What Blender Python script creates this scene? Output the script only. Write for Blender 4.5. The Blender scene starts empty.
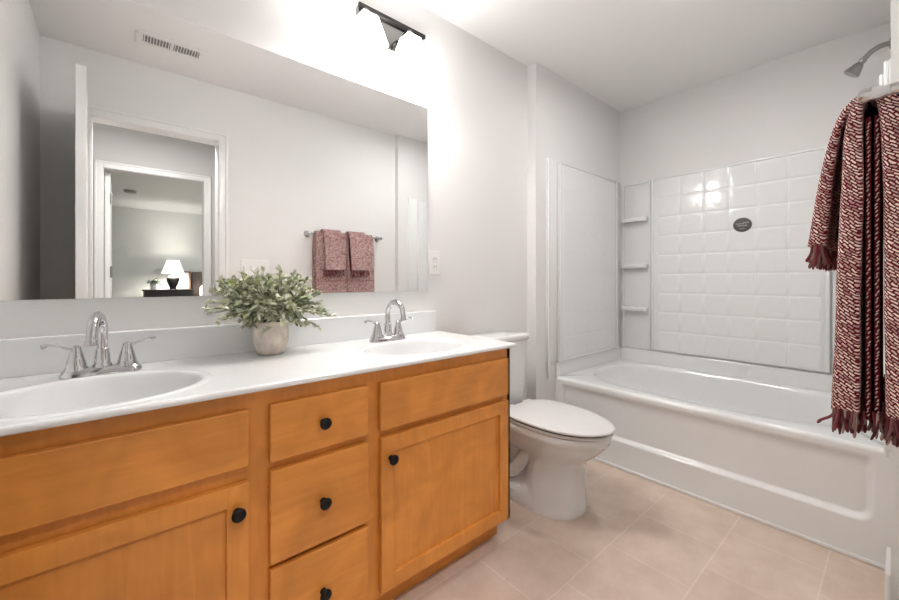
import bpy, bmesh, math, random
from mathutils import Vector, Matrix, noise
PI = math.pi
random.seed(7)
S = bpy.context.scene
COL = S.collection

# ---------------------------------------------------------------- camera, world, lights, exposure
cam_d = bpy.data.cameras.new('camera'); cam = bpy.data.objects.new('camera', cam_d); COL.objects.link(cam)
cam.location = (0, 0, 1.0817)
cam.rotation_euler = (PI/2, 0, math.radians(49.4628-90))
cam_d.sensor_width = 36; cam_d.sensor_fit = 'HORIZONTAL'
cam_d.lens = 385.149/899*36
cam_d.shift_x = (449.5-451.0)/899
cam_d.shift_y = (279.7-300)/899
cam_d.clip_start = .02
S.camera = cam
S.view_settings.view_transform = 'Standard'; S.view_settings.look = 'None'
S.view_settings.gamma = 1; S.view_settings.use_curve_mapping = False
S.view_settings.exposure = 1.67
W = bpy.data.worlds.new('world'); S.world = W; W.use_nodes = True
W.node_tree.nodes['Background'].inputs[0].default_value = (1, .98, .96, 1)
W.node_tree.nodes['Background'].inputs[1].default_value = .35
SHADE_EMIT = 8.3
BULB_POWER = .9
HALL_FILL_POWER = 8.0
BATH_FILL_POWER = 2.5
BED_FILL_POWER = 23.0
LAMP_POWER = 13.0

# ---------------------------------------------------------------- main dimensions (metres)
XL, XM, XSTUB, XT, XB = -.344, 1.164, 1.964, 2.168, 3.072
YD, YR, YA, YM = -.025, .0232, 1.4815, 1.5475
H = 2.44
ZC = .8226                    # counter top
ZT = .4454                    # tub rim
YC = 1.021                    # counter front
YHALL = -1.355                # far wall of the hall
YBED = -6.4

# ---------------------------------------------------------------- materials
def mat(name, color, rough=.5, metal=0., spec=.5, coat=0., bump=None, emit=None, var=None):
    m = bpy.data.materials.new(name); m.use_nodes = True
    nt = m.node_tree; b = nt.nodes['Principled BSDF']
    b.inputs['Base Color'].default_value = (*color, 1)
    b.inputs['Roughness'].default_value = rough
    b.inputs['Metallic'].default_value = metal
    b.inputs['Specular IOR Level'].default_value = spec
    b.inputs['Coat Weight'].default_value = coat
    tc = nt.nodes.new('ShaderNodeTexCoord')
    if var:                    # gentle mottling of the colour
        sc, amt = var
        n = nt.nodes.new('ShaderNodeTexNoise'); n.inputs['Scale'].default_value = sc; n.inputs['Detail'].default_value = 4
        nt.links.new(tc.outputs['Object'], n.inputs['Vector'])
        mx = nt.nodes.new('ShaderNodeMix'); mx.data_type = 'RGBA'
        mx.inputs['A'].default_value = (*[c*(1-amt) for c in color], 1)
        mx.inputs['B'].default_value = (*[min(1, c*(1+amt)) for c in color], 1)
        nt.links.new(n.outputs['Fac'], mx.inputs['Factor'])
        nt.links.new(mx.outputs['Result'], b.inputs['Base Color'])
    if bump:
        sc, st = bump
        n = nt.nodes.new('ShaderNodeTexNoise'); n.inputs['Scale'].default_value = sc; n.inputs['Detail'].default_value = 3
        nt.links.new(tc.outputs['Object'], n.inputs['Vector'])
        bp = nt.nodes.new('ShaderNodeBump'); bp.inputs['Strength'].default_value = st; bp.inputs['Distance'].default_value = .002
        nt.links.new(n.outputs['Fac'], bp.inputs['Height']); nt.links.new(bp.outputs['Normal'], b.inputs['Normal'])
    if emit:
        b.inputs['Emission Color'].default_value = (*emit[0], 1); b.inputs['Emission Strength'].default_value = emit[1]
    return m

def wood_mat(name, horizontal):
    m = bpy.data.materials.new(name); m.use_nodes = True
    nt = m.node_tree; b = nt.nodes['Principled BSDF']; N = nt.nodes.new; L = nt.links.new
    tc = N('ShaderNodeTexCoord'); mp = N('ShaderNodeMapping')
    mp.inputs['Scale'].default_value = (2, 12, 22) if horizontal else (22, 12, 2)
    L(tc.outputs['Object'], mp.inputs['Vector'])
    n1 = N('ShaderNodeTexNoise'); n1.inputs['Scale'].default_value = 2.2; n1.inputs['Detail'].default_value = 6; n1.inputs['Distortion'].default_value = .8
    L(mp.outputs['Vector'], n1.inputs['Vector'])
    n2 = N('ShaderNodeTexNoise'); n2.inputs['Scale'].default_value = 6; n2.inputs['Detail'].default_value = 2; n2.inputs['Distortion'].default_value = 1.2
    L(tc.outputs['Object'], n2.inputs['Vector'])
    r1 = N('ShaderNodeValToRGB')
    r1.color_ramp.elements[0].position = .15; r1.color_ramp.elements[0].color = (.60, .215, .032, 1)
    r1.color_ramp.elements[1].position = .85; r1.color_ramp.elements[1].color = (.74, .300, .056, 1)
    L(n1.outputs['Fac'], r1.inputs['Fac'])
    r2 = N('ShaderNodeValToRGB')
    r2.color_ramp.elements[0].position = .3; r2.color_ramp.elements[0].color = (.84, .82, .80, 1)
    r2.color_ramp.elements[1].position = .7; r2.color_ramp.elements[1].color = (1.1, 1.1, 1.1, 1)
    L(n2.outputs['Fac'], r2.inputs['Fac'])
    mx = N('ShaderNodeMix'); mx.data_type = 'RGBA'; mx.blend_type = 'MULTIPLY'; mx.inputs['Factor'].default_value = 1
    L(r1.outputs['Color'], mx.inputs['A']); L(r2.outputs['Color'], mx.inputs['B'])
    L(mx.outputs['Result'], b.inputs['Base Color'])
    b.inputs['Roughness'].default_value = .38
    b.inputs['Coat Weight'].default_value = .15; b.inputs['Coat Roughness'].default_value = .3
    return m

def tile_mat():
    m = bpy.data.materials.new('floor tile'); m.use_nodes = True
    nt = m.node_tree; b = nt.nodes['Principled BSDF']; N = nt.nodes.new; L = nt.links.new
    tc = N('ShaderNodeTexCoord'); mp = N('ShaderNodeMapping')
    mp.inputs['Location'].default_value = (-1.05, -.79+.31, 0)
    L(tc.outputs['Object'], mp.inputs['Vector'])
    br = N('ShaderNodeTexBrick'); br.offset = .5; br.offset_frequency = 2
    br.inputs['Scale'].default_value = 1; br.inputs['Brick Width'].default_value = .31; br.inputs['Row Height'].default_value = .295
    br.inputs['Mortar Size'].default_value = .0026; br.inputs['Mortar Smooth'].default_value = .3
    br.inputs['Color1'].default_value = (.66, .54, .455, 1); br.inputs['Color2'].default_value = (.70, .575, .485, 1)
    br.inputs['Mortar'].default_value = (.76, .65, .56, 1)
    L(mp.outputs['Vector'], br.inputs['Vector'])
    n = N('ShaderNodeTexNoise'); n.inputs['Scale'].default_value = 7; n.inputs['Detail'].default_value = 8; n.inputs['Roughness'].default_value = .65
    L(tc.outputs['Object'], n.inputs['Vector'])
    r = N('ShaderNodeValToRGB')
    r.color_ramp.elements[0].position = .3; r.color_ramp.elements[0].color = (.86, .82, .78, 1)
    r.color_ramp.elements[1].position = .7; r.color_ramp.elements[1].color = (1.06, 1.06, 1.06, 1)
    L(n.outputs['Fac'], r.inputs['Fac'])
    mx = N('ShaderNodeMix'); mx.data_type = 'RGBA'; mx.blend_type = 'MULTIPLY'; mx.inputs['Factor'].default_value = 1
    L(br.outputs['Color'], mx.inputs['A']); L(r.outputs['Color'], mx.inputs['B'])
    L(mx.outputs['Result'], b.inputs['Base Color'])
    b.inputs['Roughness'].default_value = .42
    bp = N('ShaderNodeBump'); bp.inputs['Strength'].default_value = .25; bp.inputs['Distance'].default_value = .002; bp.invert = True
    L(br.outputs['Fac'], bp.inputs['Height']); L(bp.outputs['Normal'], b.inputs['Normal'])
    return m

def weave_mat(name):
    """red, cream and black twill: slanted light dashes on a dark ground"""
    m = bpy.data.materials.new(name); m.use_nodes = True
    nt = m.node_tree; b = nt.nodes['Principled BSDF']; N = nt.nodes.new; L = nt.links.new
    tc = N('ShaderNodeTexCoord'); sp = N('ShaderNodeSeparateXYZ'); L(tc.outputs['Object'], sp.inputs[0])
    ad = N('ShaderNodeMath'); ad.operation = 'ADD'; L(sp.outputs['X'], ad.inputs[0]); L(sp.outputs['Y'], ad.inputs[1])
    cb = N('ShaderNodeCombineXYZ'); L(ad.outputs[0], cb.inputs['X']); L(sp.outputs['Z'], cb.inputs['Y'])
    nz = N('ShaderNodeTexNoise'); nz.inputs['Scale'].default_value = 45; nz.inputs['Detail'].default_value = 2
    L(tc.outputs['Object'], nz.inputs['Vector'])
    ms = N('ShaderNodeVectorMath'); ms.operation = 'SCALE'; ms.inputs['Scale'].default_value = .011
    L(nz.outputs['Color'], ms.inputs[0])
    av = N('ShaderNodeVectorMath'); L(cb.outputs[0], av.inputs[0]); L(ms.outputs[0], av.inputs[1])
    mp = N('ShaderNodeMapping'); mp.inputs['Rotation'].default_value = (0, 0, math.radians(-42)); L(av.outputs[0], mp.inputs['Vector'])
    br = N('ShaderNodeTexBrick'); br.offset = .5
    br.inputs['Scale'].default_value = 1; br.inputs['Brick Width'].default_value = .0138; br.inputs['Row Height'].default_value = .0053
    br.inputs['Mortar Size'].default_value = .0015; br.inputs['Mortar Smooth'].default_value = .25; br.inputs['Bias'].default_value = -.3
    br.inputs['Color1'].default_value = (1, .84, .78, 1); br.inputs['Color2'].default_value = (.22, .016, .030, 1)
    br.inputs['Mortar'].default_value = (.16, .013, .024, 1)
    L(mp.outputs['Vector'], br.inputs['Vector'])
    L(br.outputs['Color'], b.inputs['Base Color'])
    b.inputs['Roughness'].default_value = .95; b.inputs['Specular IOR Level'].default_value = .1
    bp = N('ShaderNodeBump'); bp.inputs['Strength'].default_value = .7; bp.inputs['Distance'].default_value = .003; bp.invert = True
    L(br.outputs['Fac'], bp.inputs['Height']); L(bp.outputs['Normal'], b.inputs['Normal'])
    return m

def attr_mat(name, ramp, rough=.6):
    """colour of each leaf / strand picked by its own random number"""
    m = bpy.data.materials.new(name); m.use_nodes = True
    nt = m.node_tree; b = nt.nodes['Principled BSDF']
    a = nt.nodes.new('ShaderNodeAttribute'); a.attribute_name = 'pick'
    r = nt.nodes.new('ShaderNodeValToRGB'); r.color_ramp.interpolation = 'LINEAR'
    els = r.color_ramp.elements
    while len(els) < len(ramp): els.new(.5)
    for e, (p, c) in zip(els, ramp): e.position = p; e.color = (*c, 1)
    nt.links.new(a.outputs['Fac'], r.inputs['Fac']); nt.links.new(r.outputs['Color'], b.inputs['Base Color'])
    b.inputs['Roughness'].default_value = rough
    return m

M = {}
M['wall'] = mat('warm white wall paint', (.79, .78, .775), .6, bump=(160, .06))
M['ceiling'] = mat('flat ceiling paint', (.88, .87, .865), .8, bump=(120, .08))
M['shadedwall'] = mat('wall paint darkened for hall shade', (.44, .43, .42), .6)  # wall colour darkened, the hall's dimness is put into the paint
M['shadedtrim'] = mat('trim paint darkened for hall shade', (.58, .575, .565), .4)  # darker copy of the white trim, hall shade put into its colour
M['trim'] = mat('semi gloss white trim paint', (.81, .805, .80), .3)
M['bedwall'] = mat('pale grey green wall paint', (.58, .60, .585), .6)
M['tile'] = tile_mat()
M['carpet'] = mat('beige carpet', (.50, .45, .39), .95, bump=(300, .5), var=(60, .1))
M['woodh'] = wood_mat('honey maple horizontal grain', True)
M['woodv'] = wood_mat('honey maple vertical grain', False)
M['knob'] = mat('matt black metal', (.010, .010, .011), .38, .6)
M['marble'] = mat('white cultured marble', (.83, .84, .845), .16, coat=.4, var=(5, .012))
M['acryl'] = mat('glossy white acrylic', (.83, .835, .835), .13, coat=.3)
M['china'] = mat('white vitreous china', (.78, .78, .775), .07, coat=.5)
M['seat'] = mat('white toilet seat plastic', (.72, .71, .705), .2)
M['gap'] = mat('dark gap shade and slots', (.03, .028, .026), .7)  # near black for the painted shade under the lid and the outlet slots
M['chrome'] = mat('polished chrome', (.60, .60, .61), .05, 1)
M['nickel'] = mat('brushed nickel', (.48, .46, .44), .24, 1)
M['darkchrome'] = mat('dark chrome', (.24, .235, .23), .12, 1)
M['bronze'] = mat('dark metal rail', (.045, .04, .038), .3, .8)
M['grey metal'] = mat('satin grey metal', (.30, .29, .28), .3, 1)
M['mirror'] = mat('mirror glass', (.93, .935, .93), .0, 1)
M['shade'] = mat('frosted white glass shade', (.9, .9, .9), .4, emit=((1, .985, .965), SHADE_EMIT))
M['bulb'] = mat('lit bulb', (1, 1, 1), .4, emit=((1, .95, .88), SHADE_EMIT*2))
M['plastic'] = mat('white plastic', (.86, .85, .835), .3)
M['ventdark'] = mat('dark duct', (.30, .30, .29), .9)
M['weave'] = weave_mat('red and cream woven towel')
M['fringe'] = attr_mat('fringe yarn', [(0, (.07, .012, .018)), (.4, (.20, .022, .035)), (.7, (.20, .11, .10)), (1, (.42, .30, .27))], .95)
M['hem'] = mat('dark red towel border', (.10, .010, .018), .95, spec=.1, bump=(400, .8))
M['stitch'] = mat('cream stitch yarn', (.60, .45, .41), .95)
M['leaf'] = attr_mat('sage leaves', [(0, (.17, .20, .10)), (.25, (.34, .39, .23)), (.55, (.56, .59, .43)), (.85, (.82, .82, .70)), (1, (.66, .69, .28))], .55)
M['stem'] = mat('brown green stem', (.15, .13, .07), .7)
M['pot'] = mat('mottled stone plant pot', (.70, .585, .51), .85, bump=(45, .6), var=(30, .55))
M['soil'] = mat('dark moss', (.03, .03, .02), .95)
M['badge'] = mat('dark grey badge', (.075, .07, .065), .35)
M['badgeink'] = mat('light grey badge lettering', (.33, .32, .31), .4)
M['black'] = mat('black painted wood', (.012, .011, .011), .4)
M['lampbase'] = mat('dark ceramic lamp base', (.020, .018, .017), .25)
M['lampshade'] = mat('lit fabric lamp shade', (.9, .88, .84), .8, emit=((1, .96, .91), .42))
M['brown'] = mat('brown wood frame', (.20, .09, .03), .5)
M['linen'] = mat('white bed linen', (.82, .82, .84), .9)
M['darkplant'] = mat('dark green leaves', (.035, .05, .03), .7)

# ---------------------------------------------------------------- mesh helpers
def obj(name, bm, m, parent=None, smooth=False, angle=None):
    bmesh.ops.remove_doubles(bm, verts=bm.verts, dist=1e-6)
    bmesh.ops.recalc_face_normals(bm, faces=bm.faces)
    me = bpy.data.meshes.new(name); bm.to_mesh(me); bm.free()
    me.materials.append(M[m] if isinstance(m, str) else m)
    if smooth:
        for p in me.polygons: p.use_smooth = True
        if angle: me.set_sharp_from_angle(angle=math.radians(angle))
    o = bpy.data.objects.new(name, me); COL.objects.link(o)
    if parent:
        o.parent = parent
        # geometry is written in world space: undo the parent's own placement
        off = Vector(); q = parent
        while q: off += q.location; q = q.parent
        me.transform(Matrix.Translation(-off))
    return o

def thing(name, label, cat, loc, group=None):
    o = bpy.data.objects.new(name, None); COL.objects.link(o); o.location = loc
    o.empty_display_size = .05
    o['label'] = label; o['category'] = cat
    if group: o['group'] = group
    return o

def tag(o, label, cat, group=None):
    o['label'] = label; o['category'] = cat
    if group: o['group'] = group
    return o

def struct(o):
    o['kind'] = 'structure'; return o

def box(bm, x0, x1, y0, y1, z0, z1, bev=0, seg=2):
    t = bmesh.new()
    bmesh.ops.create_cube(t, size=1)
    for v in t.verts:
        v.co = Vector((x0+(v.co.x+.5)*(x1-x0), y0+(v.co.y+.5)*(y1-y0), z0+(v.co.z+.5)*(z1-z0)))
    if bev: bmesh.ops.bevel(t, geom=t.edges[:], offset=bev, segments=seg, affect='EDGES', profile=.5)
    merge(bm, t)

def merge(bm, t, mx=None):
    if mx: bmesh.ops.transform(t, matrix=mx, verts=t.verts)
    me = bpy.data.meshes.new('tmp'); t.to_mesh(me); t.free(); bm.from_mesh(me); bpy.data.meshes.remove(me)

def boxes(*bs, bev=0, seg=2):
    bm = bmesh.new()
    for b in bs: box(bm, *b, bev=bev, seg=seg)
    return bm

def lathe(bm, prof, center=(0, 0, 0), seg=32, axis='Z', cap=True):
    c = Vector(center); rows = []
    for r, h in prof:
        row = []
        for k in range(seg):
            a = 2*PI*k/seg
            p = (r*math.cos(a), r*math.sin(a), h)
            if axis == 'X': p = (h, r*math.cos(a), r*math.sin(a))
            if axis == 'Y': p = (r*math.cos(a), h, r*math.sin(a))
            row.append(bm.verts.new(c+Vector(p)))
        rows.append(row)
    for a, b in zip(rows, rows[1:]):
        for k in range(seg): bm.faces.new((a[k], a[(k+1) % seg], b[(k+1) % seg], b[k]))
    if cap:
        bm.faces.new(rows[0]); bm.faces.new(rows[-1])

def tube(bm, pts, rad, seg=12, cap=True):
    pts = [Vector(p) for p in pts]
    rads = rad if isinstance(rad, (list, tuple)) else [rad]*len(pts)
    rows = []; up = None
    for i, p in enumerate(pts):
        t = (pts[min(i+1, len(pts)-1)]-pts[max(i-1, 0)]).normalized()
        if up is None:
            up = Vector((0, 0, 1)) if abs(t.z) < .9 else Vector((1, 0, 0))
        n = (up-t*up.dot(t)).normalized(); b = t.cross(n); up = n
        rows.append([bm.verts.new(p+(n*math.cos(2*PI*k/seg)+b*math.sin(2*PI*k/seg))*rads[i]) for k in range(seg)])
    for a, b in zip(rows, rows[1:]):
        for k in range(seg): bm.faces.new((a[k], a[(k+1) % seg], b[(k+1) % seg], b[k]))
    if cap: bm.faces.new(rows[0]); bm.faces.new(rows[-1])

def spline(ctrl, n=8):
    P = [Vector(c) for c in ctrl]; P = [P[0]*2-P[1]]+P+[P[-1]*2-P[-2]]
    out = []
    for i in range(1, len(P)-2):
        for k in range(n):
            t = k/n
            out.append(.5*((2*P[i])+(P[i+1]-P[i-1])*t+(2*P[i-1]-5*P[i]+4*P[i+1]-P[i+2])*t*t+(3*P[i]-P[i-1]-3*P[i+1]+P[i+2])*t**3))
    out.append(P[-2]); return out

def loft(bm, rings, cap0=True, cap1=True, closed=True):
    R = [[bm.verts.new(p) for p in r] for r in rings]
    n = len(R[0])
    for a, b in zip(R, R[1:]):
        for k in range(n if closed else n-1): bm.faces.new((a[k], a[(k+1) % n], b[(k+1) % n], b[k]))
    if cap0: bm.faces.new(R[0])
    if cap1: bm.faces.new(R[-1])
    return R

def sstep(a, b, x):
    t = max(0, min(1, (x-a)/(b-a))); return t*t*(3-2*t)

# ================================================================ THE ROOM
struct(obj('floor', boxes((XL-.1, XB+.1, YHALL-.1, YM+.1, -.1, 0)), 'tile'))
struct(obj('floor_bedroom', boxes((-2.2, 3.2, YBED-.1, YHALL-.1, -.1, 0)), 'carpet'))
struct(obj('ceiling', boxes((XL-.1, XB+.1, YD-.1, YM+.1, H, H+.08)), 'ceiling'))
struct(obj('ceiling_hall', boxes((-1.6, 2.6, YHALL-.1, YD-.1, H, H+.08)), 'ceiling'))
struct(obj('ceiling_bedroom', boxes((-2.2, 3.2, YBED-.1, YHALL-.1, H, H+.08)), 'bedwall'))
struct(obj('wall_back', boxes((XL-.1, XSTUB+.02, YM, YM+.1, 0, H)), 'wall'))
struct(obj('wall_left', boxes((XL-.1, XL, YD-.1, YM, 0, H)), 'wall'))
struct(obj('wall_alcove_left', boxes((XSTUB, XB+.1, YA, YM+.1, 0, H)), 'wall'))
struct(obj('wall_alcove_right', boxes((XSTUB, XB+.1, YD-.1, YR, 0, H)), 'wall'))
struct(obj('wall_right', boxes((XB, XB+.1, YR, YA, 0, H)), 'wall'))
DX0, DX1, DZ = -.134, .511, 2.045
struct(obj('wall_front', boxes((XL, DX0-.012, YD-.1, YD, 0, H), (DX1+.012, XSTUB, YD-.1, YD, 0, H), (DX0-.012, DX1+.012, YD-.1, YD, DZ+.012, H)), 'wall'))
# hall and bedroom seen through the doorway in the mirror
HX0, HX1, HZ = -.115, .612, 2.035
struct(obj('wall_hall', boxes((-1.6, HX0-.012, YHALL-.1, YHALL, 0, H), (HX1+.012, 2.6, YHALL-.1, YHALL, 0, H), (HX0-.012, HX1+.012, YHALL-.1, YHALL, HZ+.012, H)), 'shadedwall'))
struct(obj('wall_hall_left', boxes((-1.7, -1.6, YHALL, YD-.1, 0, H)), 'shadedwall'))
struct(obj('wall_hall_right', boxes((2.6, 2.7, YHALL, YD-.1, 0, H)), 'shadedwall'))
struct(obj('wall_bedroom', boxes((-2.2, 3.2, YBED-.1, YBED, 0, H)), 'bedwall'))
struct(obj('wall_bedroom_left', boxes((-2.3, -2.2, YBED, YHALL-.1, 0, H)), 'bedwall'))
struct(obj('wall_bedroom_right', boxes((3.2, 3.3, YBED, YHALL-.1, 0, H)), 'bedwall'))

def casing(name, x0, x1, z, ywall, side, m='trim'):
    """jamb lining plus moulded casing round an opening; side +1 = towards +Y"""
    w = .057
    bm = bmesh.new()
    y0, y1 = (ywall-.1, ywall) if side > 0 else (ywall, ywall+.1)
    for s in (-1, 1):
        xa = x0 if s < 0 else x1
        box(bm, min(xa, xa+s*.012), max(xa, xa+s*.012), y0, y1, 0, z)
    box(bm, x0-.012, x1+.012, y0, y1, z, z+.012)
    for yy in ((ywall, ywall+.012), (ywall-.112, ywall-.1)) if side > 0 else ((ywall-.012, ywall), (ywall+.1, ywall+.112)):
        ex = .006 if yy[1] > ywall else 0
        for s in (-1, 1):
            xa = (x0-.004) if s < 0 else (x1+.004)
            box(bm, min(xa, xa+s*w), max(xa, xa+s*w), yy[0], yy[1], 0, z+w+.004, bev=.003)
            xo = xa+s*(w-.016)
            box(bm, min(xo, xo+s*.016), max(xo, xo+s*.016), yy[0], yy[1]+ex, 0, z+w+.004, bev=.003)
        box(bm, x0-.004, x1+.004, yy[0], yy[1], z+.004, z+w+.004, bev=.003)
        box(bm, x0-.004-w, x1+.004+w, yy[0], yy[1]+ex, z+w-.012, z+w+.004, bev=.003)
    return struct(obj(name, bm, m))
casing('trim_1', DX0, DX1, DZ, YD, 1)
casing('trim_2', HX0, HX1, HZ, YHALL, 1, 'shadedtrim')

# bathroom door standing open against the left side
t = boxes((-.036, 0, 0, .704, .012, 2.043), bev=.002); bm = bmesh.new()
merge(bm, t, Matrix.Translation((-.149, YD+.016, 0)) @ Matrix.Rotation(math.radians(-2.3), 4, 'Z'))
d = struct(obj('door_1', bm, 'trim'))
for z in (.25, 1.02, 1.82):
    bm = bmesh.new(); lathe(bm, [(.006, z-.045), (.006, z+.045)], (-.1535, YD+.0085, 0), 12)
    obj('hinge', bm, 'nickel', d, True, 40)
# bedroom door, swung into the bedroom
d = struct(obj('door_2', boxes((HX0+.004, HX0+.04, YHALL-.80, YHALL-.105, .012, HZ-.005), bev=.002), 'trim'))
for z in (.25, 1.15, 1.80):
    bm = bmesh.new(); lathe(bm, [(.008, z-.05), (.008, z+.05)], (HX0+.045, YHALL-.097, 0), 12)
    obj('hinge', bm, 'nickel', d, True, 40)

def baseboard(name, *b):
    bm = bmesh.new()
    for q in b: box(bm, *q, bev=.004)
    struct(obj(name, bm, 'trim'))
BB = .095
baseboard('baseboard_back', (1.23, XSTUB, YM-.013, YM, 0, BB))
baseboard('baseboard_stub', (XSTUB-.013, XSTUB, YA, YM-.013, 0, BB))
baseboard('baseboard_alcove_left', (XSTUB-.013, XT+.0, YA-.013, YA, 0, BB))
baseboard('baseboard_alcove_right', (XSTUB-.013, XT-.012, YR, YR+.013, 0, BB))
baseboard('baseboard_front', (DX1+.062, XSTUB-.013, YD, YD+.013, 0, BB))
baseboard('baseboard_left', (XL, XL+.013, YD, 1.05, 0, BB))
baseboard('baseboard_hall', (HX1+.065, 2.6, YHALL, YHALL+.013, 0, BB), (-1.6, HX0-.065, YHALL, YHALL+.013, 0, BB))
baseboard('baseboard_bedroom', (-2.2, 3.2, YBED, YBED+.013, 0, BB))

# ================================================================ VANITY
XV0, XV1, YF = XL+.002, 1.217, 1.05
van = thing('vanity_cabinet', 'honey maple double vanity cabinet with black knobs', 'cabinet', (.44, 1.3, 0))
bm = bmesh.new()
# carcass and face frame
box(bm, XV1-.018, XV1, YF, YM-.001, .1, .806); box(bm, XV0, XV0+.018, YF, YM-.001, .1, .806)
box(bm, XV0, XV1, YF+.02, YM-.001, .1, .118); box(bm, XV0, XV1, YM-.012, YM-.001, .1, .806)
for x0, x1 in ((XV0, XV0+.04), (.205, .30), (.545, .63), (XV1-.045, XV1)):
    box(bm, x0, x1, YF, YF+.02, .1, .806)
for x0, x1, zs in ((XV0+.04, .205, ((.1, .14), (.57, .65), (.745, .806))), (.30, .545, ((.1, .135), (.33, .375), (.58, .635), (.745, .806))), (.63, XV1-.045, ((.1, .14), (.57, .65), (.745, .806)))):
    for z0, z1 in zs: box(bm, x0, x1, YF+.0005, YF+.0195, z0, z1)
obj('carcass', bm, 'woodv', van)
obj('toe_kick', boxes((XV0, XV1-.002, YF+.07, YF+.088, 0, .1), (XV1-.018, XV1-.002, YF+.088, YM-.001, 0, .1)), 'woodh', van)

def knob(x, z, parent, y=YF-.021):
    bm = bmesh.new()
    lathe(bm, [(.0085, 0), (.0085, -.003), (.0055, -.006), (.0055, -.012), (.012, -.0155), (.0158, -.0195), (.0158, -.0225), (.0135, -.0255), (.006, -.027)], (x, y, z), 28, 'Y')
    obj('knob', bm, 'knob', parent, True, 50)

def front(name, x0, x1, z0, z1):
    bm = boxes((x0, x1, YF-.021, YF-.001, z0, z1), bev=.0035, seg=2)
    return obj(name, bm, 'woodh', van)
def shaker(x0, x1, z0, z1, kx, kz):
    s = .049
    bm = bmesh.new()
    for a, b in ((x0, x0+s), (x1-s, x1)): box(bm, a, b, YF-.021, YF-.001, z0, z1, bev=.0025)
    for a, b in ((z0, z0+s), (z1-s, z1)): box(bm, x0+s-.001, x1-s+.001, YF-.0208, YF-.0012, a, b, bev=.0015)
    dr = obj('door', bm, 'woodv', van)
    obj('panel', boxes((x0+s-.006, x1-s+.006, YF-.0105, YF-.005, z0+s-.006, z1-s+.006)), 'woodv', dr)
    knob(kx, kz, dr)
front('false_drawer_front', XV0+.012, .236, .628, .7655)
front('false_drawer_front', .600, 1.186, .619, .7665)
shaker(XV0+.012, .236, .12, .591, .209, .529)
shaker(.602, 1.186, .12, .5965, .634, .530)
for z0, z1, kz in ((.620, .7665, .693), (.361, .598, .477), (.121, .347, .230)):
    dr = front('drawer', .284, .559, z0, z1); knob(.419, kz, dr)

# countertop with two integral oval basins
ct = thing('countertop', 'white cultured marble vanity countertop with two oval basins', 'countertop', (.44, 1.3, .806))
BAS = [(-.045, 1.225, .205, .163), (.868, 1.225, .205, .150)]
bm = bmesh.new()
X0, X1, Y0, Y1 = XL+.001, 1.2239, YC, YM-.001
xs = [X0, .41, X1]
SEG = 96
def outer_pt(cx, cy, a, x0, x1, y0, y1):
    dx, dy = math.cos(a), math.sin(a); t = 1e9
    if dx > 1e-9: t = min(t, (x1-cx)/dx)
    if dx < -1e-9: t = min(t, (x0-cx)/dx)
    if dy > 1e-9: t = min(t, (y1-cy)/dy)
    if dy < -1e-9: t = min(t, (y0-cy)/dy)
    return cx+dx*t, cy+dy*t
EY = Y0+.010
for i, (cx, cy, a, b) in enumerate(BAS):
    x0, x1 = xs[i], xs[i+1]
    angs = [2*PI*k/SEG for k in range(SEG)]+[math.atan2(yy-cy, xx-cx) % (2*PI) for xx in (x0, x1) for yy in (EY, Y1)]
    angs = sorted(set(angs))
    rings = []
    rings.append([Vector((*outer_pt(cx, cy, t, x0, x1, EY, Y1), ZC)) for t in angs])
    rings.append([Vector((*outer_pt(cx, cy, t, x0+.004, x1-.004, EY+.004, Y1-.004), ZC)) for t in angs])
    for sc, dz in ((1.16, 0), (1.13, 0), (1.10, .0022), (1.055, .003), (1.02, .001), (1.0, -.004), (.975, -.014), (.94, -.035), (.88, -.065), (.78, -.095), (.62, -.118), (.42, -.130), (.2, -.135), (.09, -.136)):
        rings.append([Vector((cx+a*sc*math.cos(t), cy+b*sc*math.sin(t), ZC+dz)) for t in angs])
    loft(bm, rings, False, True)
# rounded front and right edge, underside
def edge_prof():
    return [(.010, 0), (.005, -.0008), (.0015, -.0030), (0, -.007), (.0004, -.0125), (.003, -.0155), (.010, -.0163), (.05, -.0163)]
rows = [[Vector((x, Y0+dy, ZC+dz)) for dy, dz in edge_prof()] for x in (X0, .41, X1)]
loft(bm, rows, False, False, closed=False)
v = [bm.verts.new(p) for p in ((X1, EY, ZC), (X1, Y1, ZC), (X1, Y1, ZC-.0163), (X1, EY, ZC-.0163))]; bm.faces.new(v)
v = [bm.verts.new((X1, Y0+dy, ZC+dz)) for dy, dz in edge_prof()[:-1]]; bm.faces.new(v)
obj('counter_slab', bm, 'marble', ct, True, 50)
bm = bmesh.new()
box(bm, X0, 1.2239-.018, YM-.021, YM-.001, ZC-.001, .926, bev=.004, seg=3)
obj('backsplash', bm, 'marble', ct)
for (cx, cy, a, b) in BAS:
    bm = bmesh.new(); lathe(bm, [(.021, 0), (.021, .0025), (.017, .004), (.005, .003)], (cx, cy, ZC-.1365), 28)
    obj('drain', bm, 'chrome', ct, True, 40)

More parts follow.
